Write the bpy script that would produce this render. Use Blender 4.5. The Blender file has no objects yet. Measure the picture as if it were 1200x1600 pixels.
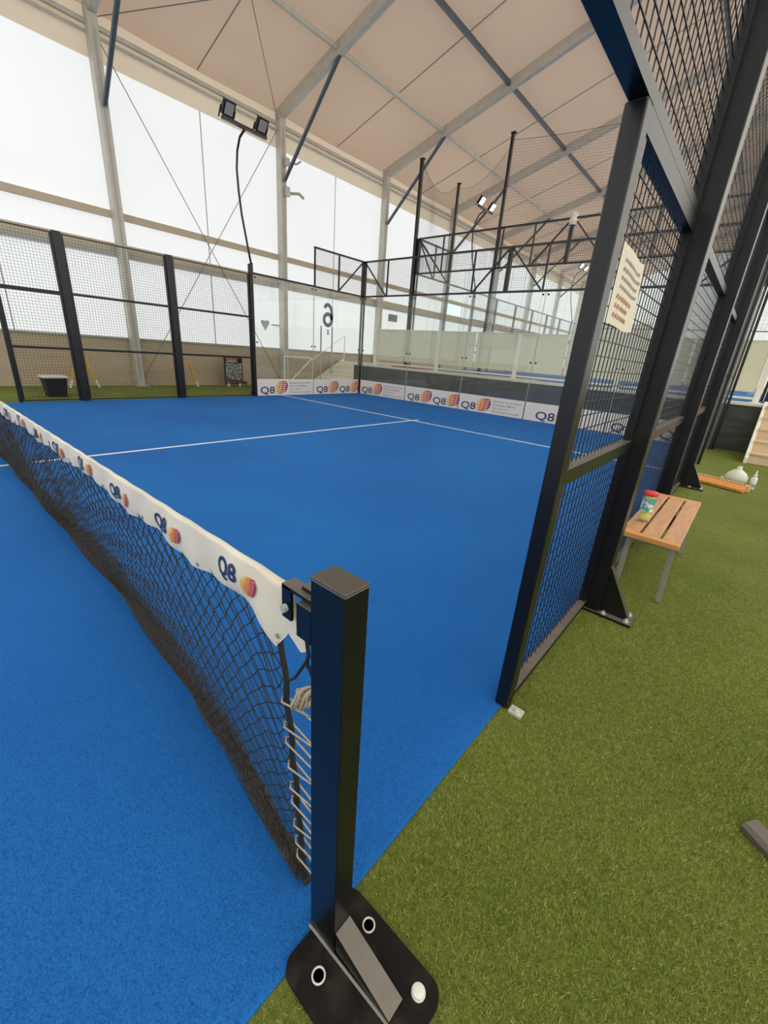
import bpy, math, random
import numpy as np
from mathutils import Matrix, Vector

C = bpy.context.scene.collection
S = bpy.context.scene
random.seed(7)
rng = np.random.default_rng(7)

# ------------------------------------------------------------------ camera
cd = bpy.data.cameras.new('camera')
cam = bpy.data.objects.new('camera', cd); C.objects.link(cam); S.camera = cam
cd.sensor_fit = 'VERTICAL'; cd.sensor_height = 24.0; cd.lens = 643.64/1600*24.0
cd.clip_start = 0.02; cd.clip_end = 300
cam.matrix_world = (Matrix.Translation((0.4945, -0.6302, 1.3573)) @ Matrix.Rotation(0.69251, 4, 'Z')
                    @ Matrix.Rotation(1.20435, 4, 'X') @ Matrix.Rotation(0.07557, 4, 'Z'))
# ------------------------------------------------------------------ light
S.view_settings.view_transform = 'Standard'; S.view_settings.look = 'None'
S.view_settings.gamma = 1.0; S.view_settings.use_curve_mapping = False
S.view_settings.exposure = 0.0
S.cycles.max_bounces = 9; S.cycles.diffuse_bounces = 5; S.cycles.transparent_max_bounces = 40
S.cycles.use_denoising = True
S.cycles.sample_clamp_indirect = 6.0
W = bpy.data.worlds.new('sky'); S.world = W; W.use_nodes = True
W.node_tree.nodes['Background'].inputs[0].default_value = (0.93, 0.96, 1.0, 1)
W.node_tree.nodes['Background'].inputs[1].default_value = 1.75
sd = bpy.data.lights.new('sun', 'SUN'); sun = bpy.data.objects.new('sun', sd); C.objects.link(sun)
sd.energy = 5.5; sd.angle = math.radians(3); sd.color = (1.0, 0.93, 0.82)
sun.rotation_euler = (0, math.radians(52), math.radians(-12))      # low sun from the right side of the hall

# ------------------------------------------------------------------ materials
def mat(name, col, rough=0.5, metal=0.0, spec=0.5, noise=None, bump=None, emis=None):
    m = bpy.data.materials.new(name); m.use_nodes = True
    nt = m.node_tree; b = nt.nodes['Principled BSDF']
    b.inputs['Base Color'].default_value = (*col, 1); b.inputs['Roughness'].default_value = rough
    b.inputs['Metallic'].default_value = metal; b.inputs['Specular IOR Level'].default_value = spec
    tc = nt.nodes.new('ShaderNodeTexCoord')
    if noise:
        sc, col2, lo, hi = noise[:4]
        n = nt.nodes.new('ShaderNodeTexNoise'); n.inputs['Scale'].default_value = sc; n.inputs['Detail'].default_value = 4
        r = nt.nodes.new('ShaderNodeValToRGB'); r.color_ramp.elements[0].position = lo; r.color_ramp.elements[1].position = hi
        r.color_ramp.elements[0].color = (*col, 1); r.color_ramp.elements[1].color = (*col2, 1)
        if len(noise) > 4:
            mp = nt.nodes.new('ShaderNodeMapping'); mp.inputs['Scale'].default_value = noise[4]
            nt.links.new(tc.outputs['Object'], mp.inputs[0]); nt.links.new(mp.outputs[0], n.inputs['Vector'])
        else: nt.links.new(tc.outputs['Object'], n.inputs['Vector'])
        nt.links.new(n.outputs['Fac'], r.inputs[0]); nt.links.new(r.outputs[0], b.inputs['Base Color'])
    if bump:
        n = nt.nodes.new('ShaderNodeTexNoise'); n.inputs['Scale'].default_value = bump[0]; n.inputs['Detail'].default_value = 5
        nt.links.new(tc.outputs['Object'], n.inputs['Vector'])
        bp = nt.nodes.new('ShaderNodeBump'); bp.inputs['Strength'].default_value = bump[1]; bp.inputs['Distance'].default_value = bump[2]
        nt.links.new(n.outputs['Fac'], bp.inputs['Height']); nt.links.new(bp.outputs[0], b.inputs['Normal'])
    if emis:
        b.inputs['Emission Color'].default_value = (*emis[0], 1); b.inputs['Emission Strength'].default_value = emis[1]
    return m

def dust_and_toplight(name, base, dust_toplight, rough, noise_sc=14, drough=.65):
    """dark paint; upward faces paled by a dusting and painted overhead reflection"""
    m = mat(name, base, rough, 0, 0.5); nt = m.node_tree; b = nt.nodes['Principled BSDF']
    g = nt.nodes.new('ShaderNodeNewGeometry'); sx = nt.nodes.new('ShaderNodeSeparateXYZ'); nt.links.new(g.outputs['Normal'], sx.inputs[0])
    tc = nt.nodes.new('ShaderNodeTexCoord'); n = nt.nodes.new('ShaderNodeTexNoise'); n.inputs['Scale'].default_value = noise_sc; n.inputs['Detail'].default_value = 4
    nt.links.new(tc.outputs['Object'], n.inputs['Vector'])
    r = nt.nodes.new('ShaderNodeMapRange'); r.inputs[1].default_value = 0.25; r.inputs[2].default_value = 0.75; nt.links.new(sx.outputs[2], r.inputs[0])
    q = nt.nodes.new('ShaderNodeMapRange'); q.inputs[1].default_value = 0.3; q.inputs[2].default_value = 0.65; q.inputs[3].default_value = .75; nt.links.new(n.outputs['Fac'], q.inputs[0])
    k = nt.nodes.new('ShaderNodeMath'); k.operation = 'MULTIPLY'; nt.links.new(r.outputs[0], k.inputs[0]); nt.links.new(q.outputs[0], k.inputs[1])
    mx = nt.nodes.new('ShaderNodeMixRGB'); mx.inputs[1].default_value = (*base, 1); mx.inputs[2].default_value = (*dust_toplight, 1)
    nt.links.new(k.outputs[0], mx.inputs[0]); nt.links.new(mx.outputs[0], b.inputs['Base Color'])
    return m

def speckle(m, scale, lo, hi, sc2=None):
    """multiply the base colour by fine fibre noise"""
    nt = m.node_tree; b = nt.nodes['Principled BSDF']; l = b.inputs['Base Color'].links[0]; src = l.from_socket
    tc = nt.nodes.new('ShaderNodeTexCoord'); n = nt.nodes.new('ShaderNodeTexNoise'); n.inputs['Scale'].default_value = scale; n.inputs['Detail'].default_value = 6; n.inputs['Roughness'].default_value = .75
    nt.links.new(tc.outputs['Object'], n.inputs['Vector'])
    r = nt.nodes.new('ShaderNodeMapRange'); r.inputs[1].default_value = .32; r.inputs[2].default_value = .68; r.inputs[3].default_value = lo; r.inputs[4].default_value = hi
    nt.links.new(n.outputs['Fac'], r.inputs[0])
    v = nt.nodes.new('ShaderNodeVectorMath'); v.operation = 'SCALE'; nt.links.new(src, v.inputs[0]); nt.links.new(r.outputs[0], v.inputs[3])
    nt.links.new(v.outputs[0], b.inputs['Base Color'])

def fabric(name, col, trans, tcol, weave=0.02):
    m = bpy.data.materials.new(name); m.use_nodes = True; nt = m.node_tree; nt.nodes.clear()
    out = nt.nodes.new('ShaderNodeOutputMaterial'); mx = nt.nodes.new('ShaderNodeMixShader')
    d = nt.nodes.new('ShaderNodeBsdfDiffuse'); t = nt.nodes.new('ShaderNodeBsdfTranslucent')
    d.inputs[0].default_value = (*col, 1); t.inputs[0].default_value = (*tcol, 1); mx.inputs[0].default_value = trans
    tc = nt.nodes.new('ShaderNodeTexCoord'); n = nt.nodes.new('ShaderNodeTexNoise'); n.inputs['Scale'].default_value = 0.5
    n.inputs['Detail'].default_value = 3
    r = nt.nodes.new('ShaderNodeMixRGB'); r.blend_type = 'MIX'
    r.inputs[1].default_value = (*tcol, 1); r.inputs[2].default_value = (*[c*(1-weave*6) for c in tcol], 1)
    nt.links.new(tc.outputs['Object'], n.inputs['Vector']); nt.links.new(n.outputs['Fac'], r.inputs[0]); nt.links.new(r.outputs[0], t.inputs[0])
    nt.links.new(d.outputs[0], mx.inputs[1]); nt.links.new(t.outputs[0], mx.inputs[2]); nt.links.new(mx.outputs[0], out.inputs[0])
    return m

def glassy(name, tint, fres=1.0, haze=0.0):
    m = bpy.data.materials.new(name); m.use_nodes = True; nt = m.node_tree; nt.nodes.clear()
    out = nt.nodes.new('ShaderNodeOutputMaterial'); mx = nt.nodes.new('ShaderNodeMixShader'); mx2 = nt.nodes.new('ShaderNodeMixShader')
    tr = nt.nodes.new('ShaderNodeBsdfTransparent'); gl = nt.nodes.new('ShaderNodeBsdfGlossy'); df = nt.nodes.new('ShaderNodeBsdfDiffuse')
    tr.inputs[0].default_value = (*tint, 1); gl.inputs['Roughness'].default_value = 0.0; gl.inputs[0].default_value = (fres, fres, fres, 1)
    df.inputs[0].default_value = (0.8, 0.85, 0.8, 1)
    g = nt.nodes.new('ShaderNodeNewGeometry'); dt = nt.nodes.new('ShaderNodeVectorMath'); dt.operation = 'DOT_PRODUCT'
    nt.links.new(g.outputs['Normal'], dt.inputs[0]); nt.links.new(g.outputs['Incoming'], dt.inputs[1])
    def mth(op, a, b=None):
        q = nt.nodes.new('ShaderNodeMath'); q.operation = op
        for i, v in enumerate((a, b)):
            if v is None: continue
            if isinstance(v, (int, float)): q.inputs[i].default_value = v
            else: nt.links.new(v, q.inputs[i])
        return q.outputs[0]
    f = mth('ADD', mth('MULTIPLY', mth('POWER', mth('SUBTRACT', 1.0, mth('ABSOLUTE', dt.outputs['Value'])), 5.0), 0.9), 0.04)
    nt.links.new(f, mx.inputs[0]); nt.links.new(tr.outputs[0], mx.inputs[1]); nt.links.new(gl.outputs[0], mx.inputs[2])
    mx2.inputs[0].default_value = haze
    nt.links.new(mx.outputs[0], mx2.inputs[1]); nt.links.new(df.outputs[0], mx2.inputs[2]); nt.links.new(mx2.outputs[0], out.inputs[0])
    return m

def island(name, cols, rough=0.6, noise=None):
    m = bpy.data.materials.new(name); m.use_nodes = True; nt = m.node_tree; b = nt.nodes['Principled BSDF']
    b.inputs['Roughness'].default_value = rough; b.inputs['Specular IOR Level'].default_value = 0.4
    g = nt.nodes.new('ShaderNodeNewGeometry'); r = nt.nodes.new('ShaderNodeValToRGB')
    e = r.color_ramp.elements; e[0].color = (*cols[0], 1); e[1].color = (*cols[-1], 1)
    for i, c in enumerate(cols[1:-1]):
        x = e.new((i+1)/(len(cols)-1)); x.color = (*c, 1)
    nt.links.new(g.outputs['Random Per Island'], r.inputs[0]); nt.links.new(r.outputs[0], b.inputs['Base Color'])
    return m

M = {}
M['black'] = dust_and_toplight('black_powder_coat', (0.004, 0.004, 0.005), (0.15, 0.128, 0.105), 0.33)
M['capgrey'] = mat('toplit_dusty_cap', (0.07, 0.058, 0.048), 0.45)  # overhead light and a thin dusting painted into the cap grey
M['blackwire'] = mat('black_wire', (0.006, 0.006, 0.007), 0.45)
M['galv'] = mat('galvanized_steel', (0.56, 0.53, 0.46), 0.5, 0.2, 0.5, noise=(5, (0.50, 0.47, 0.42), 0.4, 0.65))
M['darksteel'] = mat('dark_steel', (0.12, 0.14, 0.17), 0.4, 0.6)
M['cable'] = mat('steel_cable', (0.25, 0.24, 0.22), 0.5, 0.5)
M['wallwhite'] = fabric('white_wall_fabric', (0.82, 0.82, 0.80), 0.50, (0.86, 0.86, 0.84))
M['walltop'] = fabric('eave_shade_wall_fabric', (0.66, 0.58, 0.46), 0.35, (0.62, 0.50, 0.36))  # shade of the outer eave put into the fabric colour
M['wallband'] = fabric('beige_band_fabric', (0.70, 0.60, 0.46), 0.3, (0.6, 0.5, 0.36))
M['roof'] = fabric('beige_roof_fabric', (0.50, 0.40, 0.31), 0.22, (0.60, 0.43, 0.31), 0.035)
M['rooffill'] = fabric('unseen_translucent_roof_fill', (0.80, 0.78, 0.72), 0.70, (0.86, 0.84, 0.78), 0.02)  # clearer fabric on unseen roof parts, added to brighten the floor
M['seam'] = mat('dark_seam', (0.28, 0.23, 0.19), 0.8)
M['gutter'] = mat('gutter_grey', (0.42, 0.40, 0.36), 0.6)
M['lowwall'] = mat('beige_board_wall', (0.52, 0.42, 0.30), 0.8, noise=(1.2, (0.44, 0.35, 0.25), 0.35, 0.7, (1, 0.3, 3)))
M['stone'] = mat('dark_plinth', (0.045, 0.048, 0.042), 0.7, noise=(3.0, (0.085, 0.08, 0.075), 0.4, 0.75, (1, 1, 4)), bump=(20, 0.2, 0.01))
M['coping'] = mat('cream_coping', (0.72, 0.66, 0.54), 0.55)
M['cream'] = mat('cream_paint', (0.80, 0.76, 0.64), 0.5)
M['wood_pale'] = mat('pale_plywood', (0.72, 0.56, 0.38), 0.6, noise=(2.5, (0.62, 0.46, 0.30), 0.3, 0.7, (1, 6, 1)))
M['glass'] = glassy('clear_glass', (0.965, 0.98, 0.972), 1.0, 0.03)
M['frost'] = glassy('frosted_glass', (0.75, 0.76, 0.62), 0.6, 0.7)
_d = [n for n in M['frost'].node_tree.nodes if n.type == 'BSDF_DIFFUSE'][0]; _d.inputs[0].default_value = (.86, .83, .66, 1)
M['white_line'] = mat('white_line', (0.75, 0.78, 0.80), 0.7)
M['vinyl'] = mat('white_vinyl', (0.87, 0.79, 0.65), 0.5, noise=(6, (0.82, 0.74, 0.61), 0.4, 0.6), bump=(14, 0.35, 0.006))
M['ad'] = mat('white_advert_film', (0.80, 0.74, 0.68), 0.5)
M['navy'] = mat('navy_print', (0.02, 0.045, 0.14), 0.5)
M['greyprint'] = mat('grey_print', (0.18, 0.18, 0.22), 0.5)
M['faintprint'] = mat('faint_print', (0.33, 0.30, 0.28), 0.6)
M['orange'] = mat('orange_print', (0.85, 0.22, 0.02), 0.5)
M['yellow'] = mat('yellow_print', (0.9, 0.48, 0.04), 0.5)
M['red'] = mat('red_print', (0.55, 0.03, 0.03), 0.5)
M['purple'] = mat('purple_print', (0.22, 0.02, 0.10), 0.5)
M['white'] = mat('white_plastic', (0.8, 0.8, 0.78), 0.35)
M['rope'] = mat('cream_rope', (0.50, 0.41, 0.29), 0.8, noise=(60, (0.42, 0.34, 0.24), 0.4, 0.6))
M['blackcord'] = mat('black_cord', (0.015, 0.014, 0.014), 0.7)
M['netdark'] = mat('dark_net_hem', (0.028, 0.022, 0.018), 0.8, noise=(40, (0.07, 0.05, 0.035), 0.5, 0.7))
M['bolt'] = mat('bolt_zinc', (0.72, 0.72, 0.62), 0.35, 0.5)
M['pvc'] = mat('pale_ring', (0.70, 0.68, 0.60), 0.4)
M['rust'] = mat('scuffed_black_steel', (0.010, 0.008, 0.007), 0.6, noise=(14, (0.035, 0.027, 0.022), 0.5, 0.75), bump=(40, 0.25, 0.004)); M['rust'].node_tree.nodes['Principled BSDF'].inputs['Specular IOR Level'].default_value = .15; M['rust'].node_tree.nodes['Principled BSDF'].inputs['Roughness'].default_value = .8
M['benchwood'] = mat('bench_wood', (0.62, 0.33, 0.17), 0.45, noise=(5, (0.50, 0.25, 0.12), 0.35, 0.7, (6, 1, 6)))
M['benchedge'] = mat('bench_edge_wood', (0.70, 0.33, 0.10), 0.45, noise=(5, (0.60, 0.27, 0.08), 0.35, 0.7))
M['benchleg'] = mat('bench_leg_steel', (0.34, 0.32, 0.28), 0.45, 0.3)
M['channelsteel'] = mat('brown_grey_steel', (0.12, 0.10, 0.085), 0.5, 0.2)
M['broom'] = mat('orange_bristles', (0.72, 0.32, 0.08), 0.7, noise=(60, (0.55, 0.22, 0.05), 0.4, 0.6, (6, 1, 1)))
M['broomblock'] = mat('broom_block_wood', (0.72, 0.42, 0.16), 0.6)
M['hole'] = mat('dark_hole', (0.03, 0.02, 0.015), 0.8)
M['paper'] = mat('cream_paper', (0.80, 0.72, 0.60), 0.7)
M['redpen'] = mat('red_writing', (0.55, 0.22, 0.14), 0.7)
M['blackbin'] = mat('black_bin_plastic', (0.008, 0.008, 0.012), 0.5)
M['hazard'] = mat('yellow_trestle_paint', (0.75, 0.42, 0.04), 0.5)
M['lampoff'] = mat('lamp_lens_grey', (0.30, 0.29, 0.28), 0.3)
M['lampon'] = mat('lit_lamp_lens', (1, 1, 1), 0.3, emis=((1.0, 0.97, 0.92), 60))
M['canclear'] = glassy('clear_plastic', (0.95, 0.96, 0.9), 1.0, 0.12)
M['ball'] = mat('yellow_felt', (0.72, 0.72, 0.10), 0.9)
M['canlabel'] = mat('teal_label', (0.08, 0.34, 0.36), 0.4, noise=(28, (0.75, 0.78, 0.66), 0.50, 0.56))
M['redlid'] = mat('red_lid', (0.70, 0.04, 0.05), 0.4)
M['bag'] = mat('pale_plastic_bag', (0.66, 0.66, 0.58), 0.3)
M['postergrey'] = mat('poster_picture', (0.05, 0.06, 0.055), 0.5, noise=(7, (0.45, 0.50, 0.46), 0.42, 0.6, (1, 1.5, 3)))
M['posterred'] = mat('poster_red', (0.16, 0.03, 0.04), 0.5)
M['redmat'] = mat('red_floor_mat', (0.45, 0.05, 0.04), 0.7)
M['platfloor'] = mat('platform_floor', (0.42, 0.38, 0.32), 0.7)
M['beigebox'] = mat('beige_partition', (0.72, 0.62, 0.48), 0.7)
M['blueturf'] = mat('blue_turf_base', (0.010, 0.115, 0.40), 0.85, 0, 0.2, noise=(0.55, (0.013, 0.145, 0.46), 0.35, 0.7), bump=(350, 0.5, 0.004)); speckle(M['blueturf'], 190, .62, 1.38)
M['blueblade'] = island('blue_fibres', [(0.006, 0.07, 0.28), (0.01, 0.12, 0.42), (0.016, 0.17, 0.54), (0.010, 0.11, 0.40), (0.02, 0.19, 0.56)])
M['greenturf'] = mat('green_turf_base', (0.13, 0.165, 0.025), 0.9, 0, 0.2, noise=(1.3, (0.19, 0.215, 0.045), 0.35, 0.7), bump=(260, 0.9, 0.008)); speckle(M['greenturf'], 70, .55, 1.4)
M['greenblade'] = island('green_fibres', [(0.09, 0.16, 0.015), (0.20, 0.26, 0.03), (0.32, 0.35, 0.05), (0.13, 0.20, 0.02), (0.55, 0.53, 0.18), (0.28, 0.24, 0.05)])
M['netgrey'] = mat('grey_ball_netting', (0.12, 0.10, 0.09), 0.8)

# ------------------------------------------------------------------ mesh helpers
class MB:
    def __init__(s): s.v = []; s.f = []; s.m = []
    def _add(s, vs, fs, mi=0):
        o = len(s.v); s.v += [tuple(x) for x in vs]; s.f += [tuple(i+o for i in f) for f in fs]; s.m += [mi]*len(fs); return s
    def box(s, a, b, mi=0, bev=0.0):
        x0, x1 = sorted((a[0], b[0])); y0, y1 = sorted((a[1], b[1])); z0, z1 = sorted((a[2], b[2]))
        if bev > 0:
            e = min(bev, (x1-x0)*.3, (y1-y0)*.3, (z1-z0)*.3); vs = []; idx = {}
            for sx in (0, 1):
                for sy in (0, 1):
                    for sz in (0, 1):
                        cx = (x0, x1)[sx]; cy = (y0, y1)[sy]; cz = (z0, z1)[sz]
                        ix = (x0+e, x1-e)[sx]; iy = (y0+e, y1-e)[sy]; iz = (z0+e, z1-e)[sz]
                        idx[sx, sy, sz] = len(vs); vs += [(cx, iy, iz), (ix, cy, iz), (ix, iy, cz)]
            q = lambda a_, k: idx[a_]+k
            fs = []
            for sx in (0, 1): fs.append([q((sx, 0, 0), 0), q((sx, 1, 0), 0), q((sx, 1, 1), 0), q((sx, 0, 1), 0)][::(1 if sx else -1)])
            for sy in (0, 1): fs.append([q((0, sy, 0), 1), q((0, sy, 1), 1), q((1, sy, 1), 1), q((1, sy, 0), 1)][::(1 if sy else -1)])
            for sz in (0, 1): fs.append([q((0, 0, sz), 2), q((1, 0, sz), 2), q((1, 1, sz), 2), q((0, 1, sz), 2)][::(1 if sz else -1)])
            for i in (0, 1):
                for j in (0, 1):
                    fs.append([q((0, i, j), 1), q((1, i, j), 1), q((1, i, j), 2), q((0, i, j), 2)])
                    fs.append([q((i, 0, j), 0), q((i, 1, j), 0), q((i, 1, j), 2), q((i, 0, j), 2)])
                    fs.append([q((i, j, 0), 0), q((i, j, 1), 0), q((i, j, 1), 1), q((i, j, 0), 1)])
                    for k in (0, 1): fs.append([q((i, j, k), 0), q((i, j, k), 1), q((i, j, k), 2)])
            return s._add(vs, fs, mi)
        vs = [(x0, y0, z0), (x1, y0, z0), (x1, y1, z0), (x0, y1, z0), (x0, y0, z1), (x1, y0, z1), (x1, y1, z1), (x0, y1, z1)]
        return s._add(vs, [(3, 2, 1, 0), (4, 5, 6, 7), (0, 1, 5, 4), (1, 2, 6, 5), (2, 3, 7, 6), (3, 0, 4, 7)], mi)
    def tube(s, pts, r, n=6, mi=0, caps=True, rot=0.0):
        pts = [Vector(p) for p in pts]; rings = []
        prev = None
        for i, p in enumerate(pts):
            if i == 0: d = pts[1]-p
            elif i == len(pts)-1: d = p-pts[i-1]
            else: d = (pts[i+1]-p).normalized()+(p-pts[i-1]).normalized()
            d.normalize()
            if prev is None:
                up = Vector((0, 0, 1)) if abs(d.z) < 0.9 else Vector((1, 0, 0))
                a = d.cross(up).normalized()
            else: a = (prev-d*prev.dot(d)).normalized()
            prev = a; b = d.cross(a)
            rr = r[i] if isinstance(r, (list, tuple)) else r
            rings.append([p+(a*math.cos(t)+b*math.sin(t))*rr for t in [rot+2*math.pi*k/n for k in range(n)]])
        vs = [x for R_ in rings for x in R_]; fs = []
        for i in range(len(pts)-1):
            for k in range(n): fs.append((i*n+k, i*n+(k+1) % n, (i+1)*n+(k+1) % n, (i+1)*n+k))
        if caps: fs += [tuple(range(n))[::-1], tuple((len(pts)-1)*n+k for k in range(n))]
        return s._add(vs, fs, mi)
    def bar(s, a, b, w, h, mi=0):
        a = Vector(a); b = Vector(b); d = (b-a).normalized()
        up = Vector((0, 0, 1)) if abs(d.z) < 0.95 else Vector((0, 1, 0))
        x = d.cross(up).normalized(); y = x.cross(d)
        o = [(-1, -1), (1, -1), (1, 1), (-1, 1)]
        vs = [p+x*(i*w/2)+y*(j*h/2) for p in (a, b) for i, j in o]
        return s._add(vs, [(3, 2, 1, 0), (4, 5, 6, 7), (0, 1, 5, 4), (1, 2, 6, 5), (2, 3, 7, 6), (3, 0, 4, 7)], mi)
    def lathe(s, prof, c=(0, 0, 0), n=24, mi=0):
        vs = []; fs = []
        for r, z in prof:
            for k in range(n):
                t = 2*math.pi*k/n; vs.append((c[0]+r*math.cos(t), c[1]+r*math.sin(t), c[2]+z))
        for i in range(len(prof)-1):
            for k in range(n): fs.append((i*n+k, i*n+(k+1) % n, (i+1)*n+(k+1) % n, (i+1)*n+k))
        if prof[0][0] > 1e-4: fs.append(tuple(range(n))[::-1])
        if prof[-1][0] > 1e-4: fs.append(tuple((len(prof)-1)*n+k for k in range(n)))
        return s._add(vs, fs, mi)
    def prism(s, poly, o, ax, ay, az, t, mi=0):
        """2-D polygon in the plane (ax, ay) from o, thickness t along az"""
        o, ax, ay, az = map(Vector, (o, ax, ay, az)); n = len(poly)
        vs = [o+ax*x+ay*y for x, y in poly]+[o+ax*x+ay*y+az*t for x, y in poly]
        fs = [tuple(range(n))[::-1], tuple(range(n, 2*n))]+[(i, (i+1) % n, n+(i+1) % n, n+i) for i in range(n)]
        return s._add(vs, fs, mi)
    def build(s, name, m, parent=None, smooth=False, loc=None):
        me = bpy.data.meshes.new(name)
        me.from_pydata(s.v, [], s.f)
        for x in (m if isinstance(m, (list, tuple)) else [m]): me.materials.append(x if not isinstance(x, str) else M[x])
        me.polygons.foreach_set('material_index', s.m)
        if smooth: me.polygons.foreach_set('use_smooth', [True]*len(s.f))
        me.update()
        o = bpy.data.objects.new(name, me); C.objects.link(o)
        if parent: o.parent = parent; o.matrix_parent_inverse = Matrix.Translation(parent.location).inverted() if False else Matrix()
        if loc: o.location = loc
        return o

def empty(name, label, cat, group=None, loc=(0, 0, 0)):
    """thing at loc; its parts are modelled in world coordinates minus loc"""
    o = bpy.data.objects.new(name, None); C.objects.link(o); o.location = loc; o.empty_display_size = 0.1
    o['label'] = label; o['category'] = cat
    if group: o['group'] = group
    return o
def part(mb, name, m, parent, smooth=False, base=None, label=None):
    """mb in world coordinates; shifted so that parent.location is its origin"""
    b = Vector(base) if base is not None else Vector(parent.location)
    mb.v = [(x-b.x, y-b.y, z-b.z) for x, y, z in mb.v]
    o = mb.build(name, m, parent, smooth)
    if label: o['label'] = label
    return o
def tag(o, label, cat, group=None, kind=None):
    o['label'] = label; o['category'] = cat
    if group: o['group'] = group
    if kind: o['kind'] = kind
    return o
def struct(mb, name, m, label=None, cat=None):
    o = mb.build(name, m); o['kind'] = 'structure'
    if label: o['label'] = label
    if cat: o['category'] = cat
    return o

_tc = {}
def text_geo(txt, bold=0.0):
    k = (txt, bold)
    if k in _tc: return _tc[k]
    cu = bpy.data.curves.new('t', 'FONT'); cu.body = txt; cu.size = 1.0; cu.offset = bold; cu.resolution_u = 3
    o = bpy.data.objects.new('t', cu); C.objects.link(o); bpy.context.view_layer.update()
    me = o.to_mesh(); vs = [tuple(v.co) for v in me.vertices]; fs = [tuple(p.vertices) for p in me.polygons]
    o.to_mesh_clear(); bpy.data.objects.remove(o); bpy.data.curves.remove(cu)
    _tc[k] = (vs, fs); return _tc[k]
def put_text(mb, txt, o, ax, ay, size, bold=0.0, mi=0, width=None):
    vs, fs = text_geo(txt, bold); o, ax, ay = Vector(o), Vector(ax), Vector(ay)
    sx = size
    if width: sx = width/max(v[0] for v in vs)
    mb._add([o+ax*(x*sx)+ay*(y*size) for x, y, z in vs], fs, mi)
def emblem(mb, o, ax, ay, r, nrm, st=0):
    """striped sphere of slanted sail shapes: slots st..st+3 yellow, orange, red, purple"""
    o, ax, ay, nrm = Vector(o), Vector(ax), Vector(ay), Vector(nrm)
    def P(x, y, k=1): return o+ax*((x+.22*y)*r)+ay*(y*r)+nrm*0.0006*k
    n = 7
    for i in range(n):
        y0 = -0.95+1.9*i/n+0.05; y1 = y0+1.9/n*0.58
        w0 = math.sqrt(max(0, 1-y0*y0)); w1 = math.sqrt(max(0, 1-y1*y1))
        for a, b, mi in ((-1.05, -0.42, 0), (-0.46, 0.22, 1), (0.2, 0.95, 2)):
            sk = 0.22
            vs = [P(a*w0-sk, y0-.08), P(b*w0, y0+.02), P(b*w1, y1+.02), P(a*w1-sk, y1-.10)]
            mb._add(vs, [(0, 1, 2, 3)], st+mi)
    out = []; inn = []
    for k in range(13):
        t = -1.15+2.3*k/12
        out.append(P(1.06*math.cos(t), 1.06*math.sin(t), 2)); inn.append(P(0.50*math.cos(t)+0.30, 1.04*math.sin(t), 2))
    vs = out+inn; mb._add(vs, [(k, k+1, 13+k+1, 13+k) for k in range(12)], st+3)
LOGO = ['yellow', 'orange', 'red', 'purple']

# =================================================================== SETTING
XL, XR, YB, YN = -10.0, 0.07, 10.14, -0.2
HX0, HX1, HY0, HY1 = -13.1, 12.0, -11.0, 44.0
struct(MB().box((HX0-.3, HY0-.3, -0.12), (HX1+.3, HY1+.3, -0.006)), 'floor', 'greenturf')
tag(MB().box((XL, -10.5, -0.005), (0.06, YB, 0.0)).build('court_turf', 'blueturf'), 'blue artificial turf of the padel court inside the fence', 'court turf')
ln = MB()
ln.box((XL, 6.875, 0.0), (XR-.03, 6.925, 0.0025))
tag(ln.build('court_line', 'white_line'), 'white service line crossing the blue court parallel to the back glass', 'court line')
ln = MB(); ln.box((-5.16, -10.0, 0.0), (-5.11, 7.12, 0.0024))
tag(ln.build('court_line', 'white_line'), 'white centre line running under the net to the service line', 'court line')

XRD = -0.5
def zr(x): return 7.77+0.287*(min(x, 2*XRD-x)+13)          # underside of the rafters
def roofz(x): return zr(x)+0.30
HX1 = 2*XRD+13.1
# roof fabric: left slope and right slope
YS = 1.6
for xa, xb, ya, yb_, mt in ((HX0, XRD, YS, HY1, 'roof'), (HX0, XRD, HY0, YS, 'rooffill'), (XRD, HX1, HY0, HY1, 'rooffill')):
    mb = MB(); n = 12; ys = np.linspace(ya, yb_, max(2, int((yb_-ya)/1.25)+1))
    for j, y in enumerate(ys):
        for i in range(n+1):
            x = xa+(xb-xa)*i/n
            ph = ((y+0.9) % 5)/5; mb.v.append((x, float(y), roofz(x)-0.05*math.sin(ph*math.pi)))
    for j in range(len(ys)-1):
        for i in range(n): a = j*(n+1)+i; mb.f.append((a, a+1, a+n+2, a+n+1)); mb.m.append(0)
    struct(mb, 'ceiling', mt)
# left wall in layers
def wl(za, zb, m, name='wall_left', dx=0.0, th=0.0):
    mb = MB()
    if th: mb.box((-13.1, HY0, za), (-13.1+th, HY1, zb))
    else: mb._add([(-13.1+dx, HY0, za), (-13.1+dx, HY1, za), (-13.1+dx, HY1, zb), (-13.1+dx, HY0, zb)], [(0, 1, 2, 3)])
    return struct(mb, name, m)
wl(4.0, 7.15, 'wallwhite'); wl(1.25, 4.0, 'wallwhite'); wl(7.15, 8.05, 'walltop')
wl(-0.05, 1.25, 'lowwall', th=0.08)
mb = MB().box((-13.05, HY0, 4.06), (-12.97, HY1, 4.22)); struct(mb, 'trim_1', 'wallband')
mb = MB().box((-13.05, HY0, 3.2), (-12.98, HY1, 3.34)); struct(mb, 'trim_2', 'gutter')
mb = MB().box((-13.09, HY0, 3.34), (-13.05, HY1, 3.52)); struct(mb, 'trim_3', 'wallband')
mb = MB().box((-13.02, HY0, 1.22), (-12.98, HY1, 1.27)); struct(mb, 'trim_4', 'gutter')
for y in np.arange(-8.4, 44, 5):
    struct(MB().box((-13.09, y-.012, 1.27), (-13.08, y+.012, 7.15)), 'trim_5', 'gutter')
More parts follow.
